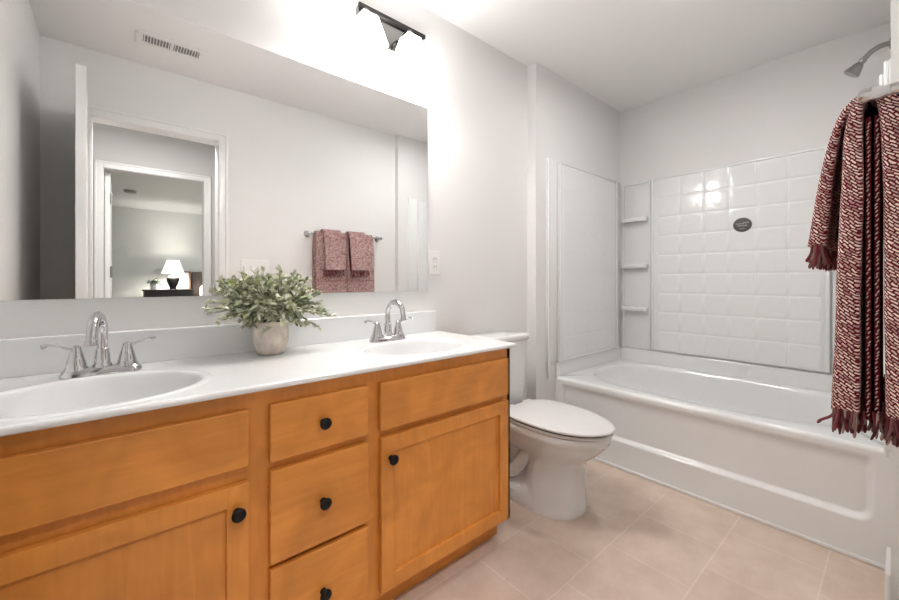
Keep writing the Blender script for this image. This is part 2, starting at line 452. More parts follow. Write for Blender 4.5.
# faucets
def faucet(cx, label, sw):
    cy = 1.432; z = ZC+.0005
    t = thing('faucet', label, 'faucet', (cx, cy, z), 'chrome two handle faucets on the vanity')
    bm = bmesh.new()
    def stad(hx, hy, zz, n=48):
        out = []
        for k in range(n):
            a = 2*PI*k/n; c, s = math.cos(a), math.sin(a)
            out.append(Vector((cx+(hx-hy)*(1 if c > 0 else -1)+hy*c, cy+hy*s, zz)))
        return out
    loft(bm, [stad(.085, .028, z), stad(.085, .028, z+.008), stad(.083, .026, z+.011), stad(.078, .0215, z+.019), stad(.073, .017, z+.0215)])
    obj('base_plate', bm, 'chrome', t, True, 35)
    for s in (-1, 1):
        hx = cx+s*.052
        bm = bmesh.new()
        lathe(bm, [(.0245, .018), (.024, .024), (.0215, .027), (.0205, .034), (.0165, .050), (.0135, .062), (.0125, .065), (.0125, .068), (.0105, .071), (.0105, .078), (.006, .082), (.002, .083)], (hx, cy, z), 28)
        hd = obj('handle', bm, 'chrome', t, True, 40)
        bm = bmesh.new()
        pts = spline([(hx, cy, z+.075), (hx+s*.018, cy-.004, z+.078), (hx+s*.036, cy-.008, z+.086), (hx+s*.052, cy-.011, z+.089), (hx+s*.064, cy-.013, z+.085)], 6)
        n = len(pts)
        tube(bm, pts, [.0055-.002*math.sin(PI*i/(n-1)) + (.0012 if i > n-6 else 0) for i in range(n)], 12)
        obj('lever', bm, 'chrome', hd, True, 60)
    bm = bmesh.new()
    lathe(bm, [(.0215, .018), (.021, .026), (.018, .030), (.0165, .052), (.0145, .064), (.0150, .068), (.0125, .071)], (cx, cy, z), 28)
    sp = spline([(cx, cy, z+.066), (cx, cy+.002, z+.100), (cx, cy-.004, z+.132), (cx+sw*.25, cy-.032, z+.159), (cx+sw*.55, cy-.068, z+.164), (cx+sw*.85, cy-.100, z+.147), (cx+sw*.97, cy-.112, z+.120), (cx+sw, cy-.115, z+.104)], 7)
    n = len(sp)
    tube(bm, sp, [.0115-.001*i/n for i in range(n)], 20)
    lathe(bm, [(.0118, .093), (.0132, .094), (.0132, .103), (.0118, .106)], (cx+sw, cy-.1152, z), 24)
    obj('spout', bm, 'chrome', t, True, 50)
    bm = bmesh.new()
    lathe(bm, [(.0025, .018), (.0025, .060), (.0055, .062), (.0055, .068), (.002, .070)], (cx, cy+.022, z), 16)
    obj('lift_rod', bm, 'chrome', t, True, 50)
    return t
faucet(-.040, 'chrome gooseneck faucet at the left basin, left of the potted plant', -.018)
faucet(.868, 'chrome gooseneck faucet at the right basin, nearer the toilet', .004)

# potted plant
pp = thing('potted_plant', 'bushy sage green leafy plant in a mottled stone pot on the countertop', 'plant', (.398, 1.437, ZC))
PX, PY = .398, 1.437
bm = bmesh.new()
lathe(bm, [(.034, .0005), (.043, .003), (.048, .012), (.053, .030), (.0575, .052), (.0575, .075), (.0555, .105), (.0548, .113), (.0525, .115), (.0505, .112), (.0495, .098)], (PX, PY, ZC), 48)
obj('pot', bm, 'pot', pp, True, 60)
bm = bmesh.new(); lathe(bm, [(.0495, .095), (.03, .104), (.008, .108)], (PX, PY, ZC), 24); obj('moss', bm, 'soil', pp, True)
bl = bmesh.new(); bs = bmesh.new(); lay = bl.faces.layers.float.new('pick')
rnd = random.Random(11)
def leaf(p, dirv, ln, wd, pick):
    d = dirv.normalized(); s = d.cross(Vector((rnd.uniform(-1, 1), rnd.uniform(-1, 1), 1.0))).normalized(); u = s.cross(d)
    prof = [(0, .02), (.22, .72), (.5, 1.0), (.78, .68), (1, .03)]
    rows = []
    for t, w in prof:
        c = p+d*ln*t-u*(ln*.28*t*t)
        rows.append([bl.verts.new(c+s*wd*w*.5+u*wd*.14*w), bl.verts.new(c), bl.verts.new(c-s*wd*w*.5+u*wd*.14*w)])
    for a, b in zip(rows, rows[1:]):
        for k in range(2):
            f = bl.faces.new((a[k], a[k+1], b[k+1], b[k])); f[lay] = pick; f.smooth = True
ends = []
for i in range(96):
    a = rnd.uniform(0, 2*PI); el = rnd.uniform(.0, 1.0)
    hr = (.045+.125*math.sqrt(rnd.random()))*(1.0-.45*el*el); hz = .155+.125*el-.03*rnd.random()
    ends.append((hr*math.cos(a)*1.12, hr*math.sin(a)*.60, hz))
for i in range(34):
    a = rnd.uniform(0, 2*PI); hr = rnd.uniform(.05, .105); ends.append((hr*math.cos(a), hr*math.sin(a)*.7, rnd.uniform(.095, .155)))
ends += [(-.200, -.03, .165), (-.185, .0, .185), (-.165, -.02, .125), (-.14, .02, .215), (.215, -.02, .120), (.200, .02, .135), (.15, -.045, .085), (.165, -.03, .15), (.13, .02, .255), (.09, .02, .285), (.03, .0, .288), (-.05, .01, .280), (-.12, .0, .255), (-.15, -.04, .14)]
for ex, ey, ez in ends:
    ey = min(ey, .075)
    p0 = Vector((PX+rnd.uniform(-.025, .025), PY+rnd.uniform(-.025, .025), ZC+.10))
    p3 = Vector((PX+ex, PY+ey, ZC+ez))
    p1 = p0+Vector((ex*.15, ey*.15, .07)); p2 = p0.lerp(p3, .6)+Vector((0, 0, .03 if ez < .2 else .01))
    path = spline([p0, p1, p2, p3], 5)
    tube(bs, path, .0011, 5)
    n = len(path)
    base_pick = rnd.random()
    for i in range(2, n):
        tdir = (path[i]-path[i-1]).normalized()
        for q in range(2 if i < n-1 else 3):
            side = Vector((rnd.uniform(-1, 1), rnd.uniform(-1, 1), rnd.uniform(-.35, .9)))
            dv = tdir*.7+side*.75
            ln = rnd.uniform(.015, .027); pos = path[i]
            if pos.y+dv.normalized().y*ln > YM-.026: dv.y = -abs(dv.y)
            leaf(pos, dv, ln, ln*rnd.uniform(.55, .8), max(0, min(1, .55*base_pick+.45*rnd.random()+rnd.uniform(-.12, .15))))
obj('stems', bs, 'stem', pp, True)
obj('foliage', bl, 'leaf', pp)

# ================================================================ MIRROR, FIXTURE, SWITCHES
tag(obj('mirror', boxes((XL+.003, XM, YM-.006, YM-.0005, 1.0268, 1.9402)), 'mirror'), 'large frameless mirror on the wall above the vanity countertop', 'mirror')

lf = thing('vanity_light', 'two shade chrome vanity light above the mirror, lit', 'light fixture', (.955, YM, 2.18))
bm = boxes((.775, 1.117, YM-.030, YM-.0005, 2.098, 2.268), bev=.003)
obj('back_plate', bm, 'darkchrome', lf)
obj('top_rail', boxes((.770, 1.122, YM-.046, YM-.0305, 2.252, 2.270), bev=.002), 'bronze', lf)
for sx in (.768, .985):
    yc = 1.432
    bm = bmesh.new()
    ax = max(sx, .80)
    tube(bm, spline([(ax, YM-.031, 2.19), (ax*.6+sx*.4, YM-.06, 2.20), (sx, yc+.02, 2.200), (sx, yc, 2.190), (sx, yc, 2.172)], 6), .009, 14)
    lathe(bm, [(.022, 2.150), (.022, 2.178), (.012, 2.184)], (sx, yc, 0), 24)
    obj('arm', bm, 'darkchrome', lf, True, 50)
    def sq(h, z, n=6):
        out = []
        r = h*.12
        for qx, qy, a0 in ((1, 1, 0), (-1, 1, PI/2), (-1, -1, PI), (1, -1, 1.5*PI)):
            for k in range(n):
                a = a0+PI/2*k/(n-1); out.append(Vector((sx+qx*(h-r)+r*math.cos(a), yc+qy*(h-r)+r*math.sin(a), z)))
        return out
    bm = bmesh.new()
    loft(bm, [sq(.012, 2.166), sq(.032, 2.166), sq(.036, 2.160), sq(.066, 2.046), sq(.066, 2.040), sq(.061, 2.040), sq(.031, 2.156), sq(.012, 2.158)], False, False)
    sh = obj('shade', bm, 'shade', lf, True, 40)
    bm = bmesh.new(); lathe(bm, [(.010, 2.150), (.012, 2.130), (.022, 2.110), (.026, 2.092), (.022, 2.074), (.010, 2.064), (.002, 2.062)], (sx, yc, 0), 20)
    obj('bulb', bm, 'bulb', lf, True)
    ld = bpy.data.lights.new('bulb light', 'AREA'); ld.shape = 'SQUARE'; ld.size = .11; ld.energy = BULB_POWER; ld.color = (1, .95, .88)
    lo = bpy.data.objects.new('bulb_light', ld); COL.objects.link(lo); lo.parent = lf; lo.location = Vector((sx, yc, 2.043))-lf.location

def wall_plate(name, label, cat, x0, x1, z0, z1, y, face, gangs):
    """face = -1 looks towards -Y, +1 towards +Y"""
    t = thing(name, label, cat, ((x0+x1)/2, y, (z0+z1)/2))
    ys = sorted((y+face*.0005, y+face*.007))
    obj('plate', boxes((x0, x1, ys[0], ys[1], z0, z1), bev=.0025), 'plastic', t)
    w = (x1-x0)/gangs
    for g in range(gangs):
        cx = x0+w*(g+.5); zc = (z0+z1)/2
        ys = sorted((y+face*.0072, y+face*.0105))
        if cat == 'light switch':
            obj('toggle', boxes((cx-.007, cx+.007, ys[0], ys[1]+.0 if face < 0 else ys[1]+.006, zc-.014, zc+.014), bev=.002), 'plastic', t)
        else:
            for dz in (-.02, .02):
                rc = obj('socket', boxes((cx-.016, cx+.016, ys[0], ys[1], zc+dz-.015, zc+dz+.015), bev=.002), 'plastic', t)
                yy = y+face*.0107
                obj('slots', boxes((cx-.008, cx-.0055, min(yy, yy+face*.0004), max(yy, yy+face*.0004), zc+dz-.006, zc+dz+.006), (cx+.0055, cx+.008, min(yy, yy+face*.0004), max(yy, yy+face*.0004), zc+dz-.005, zc+dz+.005)), 'gap', rc)
    return t
wall_plate('wall_outlet', 'white electrical outlet just right of the mirror', 'outlet', 1.172, 1.245, 1.108, 1.228, YM, -1, 1)
wall_plate('light_switch', 'white four gang light switch beside the doorway, seen in the mirror', 'light switch', .655, .845, 1.112, 1.228, YD, 1, 4)

# ceiling vent (seen in the mirror)
vt = thing('ceiling_vent', 'white louvred air vent in the ceiling, seen in the mirror', 'vent', (.22, .325, H))
vx0, vx1, vy0, vy1 = .06, .385, .255, .395
bm = bmesh.new()
box(bm, vx0, vx1, vy0, vy0+.03, H-.007, H-.0005, bev=.002); box(bm, vx0, vx1, vy1-.03, vy1, H-.007, H-.0005, bev=.002)
box(bm, vx0, vx0+.03, vy0+.03, vy1-.03, H-.007, H-.0005); box(bm, vx1-.03, vx1, vy0+.03, vy1-.03, H-.007, H-.0005)
mx = (vx0+vx1)/2; box(bm, mx-.008, mx+.008, vy0+.03, vy1-.03, H-.007, H-.0005)
obj('frame', bm, 'plastic', vt)
obj('duct', boxes((vx0+.03, vx1-.03, vy0+.03, vy1-.03, H-.0015, H-.0004)), 'ventdark', vt)
for a, b in ((vx0+.03, mx-.008), (mx+.008, vx1-.03)):
    n = 9
    for k in range(n):
        x = a+(b-a)*(k+.5)/n
        t = bmesh.new(); box(t, -.0012, .0012, vy0+.031, vy1-.031, -.0026, .0026)
        bm = bmesh.new(); merge(bm, t, Matrix.Translation((x, 0, H-.0045)) @ Matrix.Rotation(math.radians(35), 4, 'Y'))
        obj('louver', bm, 'plastic', vt)

# ================================================================ TOILET
TX = 1.600
tl = thing('toilet', 'white two piece toilet with closed lid between the vanity and the bathtub', 'toilet', (TX, 1.2, 0))
def egg(yf, yb, hw, z, n=72, pw=2.0, yc=None, recess=0, ysplit=1.17):
    """outline, front at yf (small Y), widest at yc, square-ish at the back"""
    yc = yc if yc is not None else yf+(yb-yf)*.5
    out = []
    for k in range(n):
        a = 2*PI*k/n; c, s = math.cos(a), math.sin(a)
        if s < 0:
            y = yc+(yc-yf)*s; x = hw*math.copysign(abs(c)**(2/pw), c)
        else:
            e = 2/3.4
            y = yc+(yb-yc)*math.copysign(abs(s)**e, s); x = hw*math.copysign(abs(c)**e, c)
        if recess: x *= 1-recess*sstep(ysplit, ysplit+.035, y)
        out.append(Vector((TX+x, y, z)))
    return out
bm = bmesh.new()
L = []
for z, yf, yb, hw, yc, rc, pw in ((0, .952, 1.46, .147, 1.13, 0, 2.5), (.012, .948, 1.46, .149, 1.13, 0, 2.5), (.03, .950, 1.46, .147, 1.13, 0, 2.5), (.055, .953, 1.46, .145, 1.13, .02, 2.5),
        (.075, .955, 1.46, .144, 1.13, .34, 2.5), (.11, .957, 1.46, .142, 1.13, .50, 2.5), (.16, .957, 1.46, .141, 1.13, .50, 2.5), (.20, .954, 1.46, .141, 1.12, .46, 2.4), (.235, .944, 1.46, .143, 1.11, .34, 2.3),
        (.262, .922, 1.46, .149, 1.09, .16, 2.2), (.290, .886, 1.46, .157, 1.07, .05, 2.1), (.320, .856, 1.46, .167, 1.06, .02, 2), (.345, .838, 1.46, .173, 1.06, 0, 2), (.350, .834, 1.46, .175, 1.06, 0, 2), (.354, .829, 1.46, .178, 1.06, 0, 2), (.386, .826, 1.46, .180, 1.06, 0, 2), (.392, .830, 1.455, .177, 1.06, 0, 2)):
    L.append(egg(yf, yb, hw, z, yc=yc, recess=rc, ysplit=1.14, pw=pw))
loft(bm, L)
obj('bowl', bm, 'china', tl, True, 55)
for s in (-1, 1):
    bm = bmesh.new()
    tube(bm, spline([(TX+s*.075, 1.16, .260), (TX+s*.084, 1.20, .225), (TX+s*.088, 1.25, .150), (TX+s*.088, 1.30, .110), (TX+s*.088, 1.35, .14), (TX+s*.082, 1.40, .22), (TX+s*.07, 1.43, .29)], 6), .033, 16)
    obj('trapway', bm, 'china', tl, True)
    bm = bmesh.new(); lathe(bm, [(.014, .052), (.014, .060), (.010, .068), (.003, .071)], (TX+s*.112, 1.225, 0), 18); obj('bolt_cap', bm, 'china', tl, True)
# seat and lid
bm = bmesh.new()
loft(bm, [egg(.822, 1.315, .181, .3945, yc=1.09), egg(.815, 1.318, .185, .399, yc=1.09), egg(.815, 1.318, .185, .405, yc=1.09), egg(.820, 1.315, .181, .4085, yc=1.09)])
obj('seat', bm, 'seat', tl, True, 45)
bm = bmesh.new()
loft(bm, [egg(.822, 1.312, .179, .4075, yc=1.09), egg(.822, 1.312, .179, .4150, yc=1.09)])
obj('seat_gap_shade', bm, 'gap', tl, True, 45)  # dark disc paints the shade between seat and lid
bm = bmesh.new()
loft(bm, [egg(.818, 1.318, .182, .4140, yc=1.09), egg(.808, 1.320, .188, .419, yc=1.09), egg(.808, 1.320, .188, .4235, yc=1.09), egg(.815, 1.316, .183, .4285, yc=1.09), egg(.845, 1.30, .160, .4325, yc=1.09), egg(.93, 1.24, .10, .4355, yc=1.09), egg(1.03, 1.15, .03, .4365, yc=1.09)])
obj('lid', bm, 'seat', tl, True, 60)
for s in (-1, 1):
    bm = bmesh.new(); lathe(bm, [(.014, -.03), (.014, .03)], (TX+s*.07, 1.325, .415), 18, 'X'); obj('hinge', bm, 'seat', tl, True, 40)
def rrect(x0, x1, y0, y1, r, z, n=7):
    out = []
    for cx, cy, a0 in ((x1-r, y1-r, 0), (x0+r, y1-r, PI/2), (x0+r, y0+r, PI), (x1-r, y0+r, 1.5*PI)):
        for k in range(n):
            a = a0+PI/2*k/(n-1); out.append(Vector((cx+r*math.cos(a), cy+r*math.sin(a), z)))
    return out
bm = bmesh.new(); yb = YM-.02
loft(bm, [rrect(TX-.135, TX+.125, 1.385, yb, .04, .392), rrect(TX-.150, TX+.135, 1.372, yb, .045, .42), rrect(TX-.165, TX+.143, 1.368, yb, .05, .50), rrect(TX-.175, TX+.150, 1.362, yb, .05, .748)])
obj('tank', bm, 'china', tl, True, 55)
bm = bmesh.new()
loft(bm, [rrect(TX-.183, TX+.158, 1.352, yb+.004, .05, .7485), rrect(TX-.187, TX+.162, 1.348, yb+.005, .05, .754), rrect(TX-.187, TX+.162, 1.348, yb+.005, .05, .772), rrect(TX-.180, TX+.155, 1.355, yb+.001, .045, .780), rrect(TX-.15, TX+.13, 1.38, yb-.03, .03, .7825)])
obj('tank_lid', bm, 'china', tl, True, 55)
bm = bmesh.new(); lathe(bm, [(.010, 0), (.010, -.012), (.006, -.014)], (TX-.13, 1.362, .70), 16, 'Y')
tube(bm, [(TX-.13, 1.351, .70), (TX-.10, 1.349, .697), (TX-.075, 1.349, .69)], [.005, .0045, .006], 10)
obj('flush_lever', bm, 'chrome', tl, True, 50)

# ================================================================ BATHTUB
tb = thing('bathtub', 'white alcove bathtub with a recessed panel apron', 'bathtub', (2.6, .75, 0))
tx0, tx1, ty0, ty1 = XT, XB-.0008, YR+.0008, YA-.0008
bm = bmesh.new()
# apron: rim roll over, then a face with a sunk rounded panel
def apron_x(y, z):
    base = 0
    if z > ZT-.018:
        q = (z-(ZT-.018))/.018; base = .018*(1-math.sqrt(max(0, 1-q*q)))
    
    y0, y1, z0, z1, r = ty0+.040, ty1-.040, .150, ZT+.15, .055
    qx = max(y0+r-y, y-(y1-r)); qz = max(z0+r-z, z-(z1-r))
    dd = math.hypot(max(qx, 0), max(qz, 0))+min(max(qx, qz), 0)-r
    rec = .020*sstep(0, -.026, dd)*sstep(ZT-.030, ZT-.075, z)
    return tx0+base+rec
zs = [0, .02, .05, .1, .13]+[.14+.003*i for i in range(20)]+[.21+.012*i for i in range(14)]+[ZT-.06+.003*i for i in range(21)]
zs = [z for z in sorted(set(round(z, 5) for z in zs)) if z < ZT]+[ZT]
ys = [ty0]+[ty0+.02+.003*i for i in range(40)]+[ty0+.14+(ty1-ty0-.28)*i/30 for i in range(1, 30)]+[ty1-.14+.003*i for i in range(40)]+[ty1]
ys = sorted(set(round(y, 5) for y in ys))
loft(bm, [[Vector((apron_x(y, z), y, z)) for y in ys] for z in zs], False, False, closed=False)
# deck with a sunk oval basin
bcx, bcy = 2.655, .752
a_len, a_wid = .655, .388
def sup(t, hx, hy, cx, cy, z, e):
    c, s = math.cos(t), math.sin(t)
    return Vector((cx+hx*math.copysign(abs(c)**(2/e), c), cy+hy*math.copysign(abs(s)**(2/e), s), z))
angs = [2*PI*k/120 for k in range(120)]
dx0 = tx0+.018
corner = [math.atan2(yy-bcy, xx-bcx) % (2*PI) for xx in (dx0, tx1) for yy in (ty0, ty1)]
angs = sorted(angs+corner)
rings = [[Vector((*outer_pt(bcx, bcy, t, dx0, tx1, ty0, ty1), ZT)) for t in angs]]
for sx, sy, dy, z, e in ((1.012, 1.010, 0, ZT, 2.9), (1.0, 1.0, 0, ZT-.002, 2.9), (.985, .990, 0, ZT-.009, 2.9), (.970, .978, 0, ZT-.024, 2.9), (.955, .962, 0, ZT-.06, 2.9), (.935, .93, -.01, ZT-.12, 2.9), (.90, .885, -.025, .25, 3.0), (.84, .82, -.05, .17, 3.0), (.78, .755, -.075, .12, 3.0), (.70, .68, -.09, .096, 3.0), (.5, .5, -.1, .088, 2.6), (.1, .1, -.1, .085, 2.2)):
    rings.append([sup(t, a_wid*sx, a_len*sy, bcx, bcy+dy, z, e) for t in angs])
loft(bm, rings, False, True)
obj('tub_shell', bm, 'acryl', tb, True, 60)
# raised lip along the three walls
bm = bmesh.new()
box(bm, tx1-.012, tx1, ty0, ty1, ZT-.002, .540, bev=.004); box(bm, tx0+.0, tx1-.012, ty1-.012, ty1, ZT-.002, .540, bev=.004); box(bm, tx0+.0, tx1-.012, ty0, ty0+.012, ZT-.002, .540, bev=.004)
obj('wall_lip', bm, 'acryl', tb)
bm = bmesh.new(); box(bm, tx0-.010, tx0-.0005, ty0+.0, ty1-.014, .0005, .016, bev=.004)
obj('base_trim', bm, 'trim', tb)
bm = bmesh.new(); lathe(bm, [(.03, 0), (.03, .003), (.02, .005), (.004, .004)], (bcx, .34, .0875), 24); obj('drain', bm, 'chrome', tb, True, 40)

# ================================================================ TUB SURROUND
su = thing('tub_surround', 'glossy white tile pattern shower surround panels above the bathtub', 'shower surround', (XB, .75, .545))
ZS, ZTOP = .548, 1.845
def tiled(bm, origin, du, dv, dn, us, vs, edge=.012, lift=.0024, skirt=.01):
    """raised pillow tiles: grid lines us x vs, groove between; frame around the field"""
    O, U, V, N = Vector(origin), Vector(du), Vector(dv), Vector(dn)
    P = lambda u, v, n: O+U*u+V*v+N*n
    for u0, u1 in zip(us, us[1:]):
        for v0, v1 in zip(vs, vs[1:]):
            rr = []
            for off, n in ((0, 0), (.0022, 0), (.0045, lift*.6), (.009, lift*.92), (.016, lift)):
                rr.append([bm.verts.new(P(u, v, n)) for u, v in ((u0+off, v0+off), (u1-off, v0+off), (u1-off, v1-off), (u0+off, v1-off))])
            for a, b in zip(rr, rr[1:]):
                for k in range(4): bm.faces.new((a[k], a[(k+1) % 4], b[(k+1) % 4], b[k]))
            bm.faces.new(rr[-1])
# back wall
xb = XB-.0008
bm = bmesh.new()
box(bm, xb-.006, xb, YR+.002, YA-.002, ZS, ZTOP, bev=.002)
box(bm, xb-.020, xb-.006, .262, 1.232, ZS+.004, ZTOP-.004, bev=.005, seg=3)
us = [.298-.147*0+.147*i for i in range(7)]; us = [.272]+us[0:]+[1.224] if False else us
vsz = [ZS+.012+.1411*i for i in range(10)]
tiled(bm, (xb-.0203, 0, 0), (0, 1, 0), (0, 0, 1), (-1, 0, 0), us, vsz)
F = .262, 1.232, ZS+.004, ZTOP-.004
box(bm, xb-.030, xb-.0195, F[0], F[0]+.022, F[2], F[3], bev=.005, seg=3); box(bm, xb-.030, xb-.0195, F[1]-.016, F[1], F[2], F[3], bev=.005, seg=3)
box(bm, xb-.027, xb-.0195, F[0]+.01, F[1]-.01, F[3]-.014, F[3], bev=.0035, seg=3)
obj('back_panel', bm, 'acryl', su, True, 35)
# left wall
def side_panel(y, n):
    bm = bmesh.new()
    yy = lambda a, b: tuple(sorted((y+n*a, y+n*b)))
    box(bm, 2.068, xb-.0065, *yy(.0008, .006), ZS, 1.863, bev=.002)
    box(bm, 2.074, 2.092, *yy(.006, .018), ZT+.002, 1.863, bev=.004, seg=3)
    box(bm, 2.180, 2.975, *yy(.006, .022), ZS-.006, 1.858, bev=.006, seg=3)
    box(bm, 2.180, 2.198, *yy(.021, .031), ZS-.006, 1.858, bev=.0045, seg=3); box(bm, 2.957, 2.975, *yy(.021, .029), ZS-.006, 1.858, bev=.004, seg=3)
    box(bm, 2.19, 2.965, *yy(.021, .028), 1.846, 1.858, bev=.003, seg=3); box(bm, 2.19, 2.965, *yy(.021, .028), ZS-.006, ZS+.006, bev=.003, seg=3)
    u = [2.235+.1411*i for i in range(6)]
    tiled(bm, (0, y+n*.0222, 0), (1, 0, 0), (0, 0, 1), (0, n, 0), u, vsz, lift=.0012)
    obj('side_panel', bm, 'acryl', su, True, 35)
side_panel(YA, -1); side_panel(YR, 1)
# corner columns with three moulded shelves each
for (ya, yb_) in ((1.240, 1.458), (.046, .254)):
    bm = bmesh.new()
    box(bm, xb-.016, xb-.006, ya, ya+.016, ZS+.004, ZTOP-.004, bev=.004); box(bm, xb-.016, xb-.006, yb_-.016, yb_, ZS+.004, ZTOP-.004, bev=.004)
    box(bm, xb-.016, xb-.006, ya+.016, yb_-.016, ZTOP-.02, ZTOP-.004, bev=.004)
    c = obj('corner_column', bm, 'acryl', su, True, 35)
    for z in (1.557, 1.197, .868):
        bm = bmesh.new()
        loft(bm, [rrect(xb-.062, xb-.0065, ya+.018, yb_-.018, .014, z-.026), rrect(xb-.072, xb-.0065, ya+.013, yb_-.013, .02, z-.014), rrect(xb-.072, xb-.0065, ya+.013, yb_-.013, .02, z+.002), rrect(xb-.068, xb-.0065, ya+.017, yb_-.017, .018, z+.006)])
        obj('shelf', bm, 'acryl', c, True, 45)
# oval maker's badge with two lines of pale lettering (too small to read)
by, bz = .667, 1.436
bm = bmesh.new()
ov = lambda a, b, x, n=48: [Vector((x, by+a*math.cos(2*PI*k/n), bz+b*math.sin(2*PI*k/n))) for k in range(n)]
loft(bm, [ov(.050, .046, xb-.0236), ov(.050, .046, xb-.0258), ov(.048, .044, xb-.0266)])
bd = obj('badge', bm, 'badge', su, True, 40)
bm = bmesh.new()
def stroke(y0, y1, z0, z1): box(bm, xb-.0272, xb-.0266, by-y1, by-y0, bz+z0, bz+z1)
x = -.036
for w in (.007, .005, .006, .005, .007, .006): stroke(x, x+w, .004-.002*0, .011); x += w+.0015
x = .004
for w in (.006, .005, .007, .006): stroke(x, x+w, .008, .017); x += w+.0015
x = -.026
for w in (.006, .007, .005, .006, .007, .006, .006): stroke(x, x+w, -.010, -.001); x += w+.0015
x = -.015
for w in (.004, .005, .004, .005, .004): stroke(x, x+w, -.028, -.022); x += w+.001
obj('badge_lettering', bm, 'badgeink', bd)

# shower head
shd = thing('shower_head', 'chrome shower head on a bent arm high on the right alcove wall', 'shower head', (2.55, YR, 2.12))
bm = bmesh.new()
lathe(bm, [(.030, .0005), (.030, .004), (.024, .009), (.012, .012)], (2.55, YR, 2.115), 24, 'Y')
obj('flange', bm, 'grey metal', shd, True, 40)
bm = bmesh.new()
arm = spline([(2.55, YR+.008, 2.115), (2.55, YR+.035, 2.115), (2.55, YR+.062, 2.103), (2.55, YR+.085, 2.080)], 8)
tube(bm, arm, .0105, 16); obj('arm', bm, 'grey metal', shd, True, 60)
t = bmesh.new(); lathe(t, [(.009, .0), (.013, -.004), (.013, -.014), (.012, -.018), (.018, -.030), (.030, -.062), (.031, -.068), (.028, -.071), (.004, -.070)], (0, 0, 0), 28)
bm = bmesh.new(); merge(bm, t, Matrix.Translation((2.55, YR+.085, 2.080)) @ Matrix.Rotation(math.radians(38), 4, 'X'))
obj('head', bm, 'grey metal', shd, True, 40)

# ================================================================ TOWEL BAR AND TOWELS
BY, BZ = .043, 1.450
tbz = thing('towel_bar', 'chrome towel bar on the doorway wall holding the red towels', 'towel bar', (1.49, YD, BZ))
bm = bmesh.new(); tube(bm, [(1.132, BY, BZ), (1.768, BY, BZ)], .0075, 16); obj('bar', bm, 'chrome', tbz, True, 60)
for x in (1.132, 1.768):
    bm = bmesh.new()
    lathe(bm, [(.026, YD+.0005), (.026, YD+.006), (.020, YD+.012), (.0115, YD+.022), (.0105, BY-.022), (.0135, BY-.016), (.0145, BY-.004), (.0145, BY+.006), (.0115, BY+.013), (.004, BY+.0155)], (x, 0, BZ), 24, 'Y')
    obj('post', bm, 'chrome', tbz, True, 40)

def resample(pts, step):
    P = spline([(0, y, z) for y, z in pts], 10); out = [P[0]]; acc = 0
    for a, b in zip(P, P[1:]):
        acc += (b-a).length
        if acc >= step: out.append(b); acc = 0
    if (out[-1]-P[-1]).length > step*.3: out.append(P[-1])
    return out

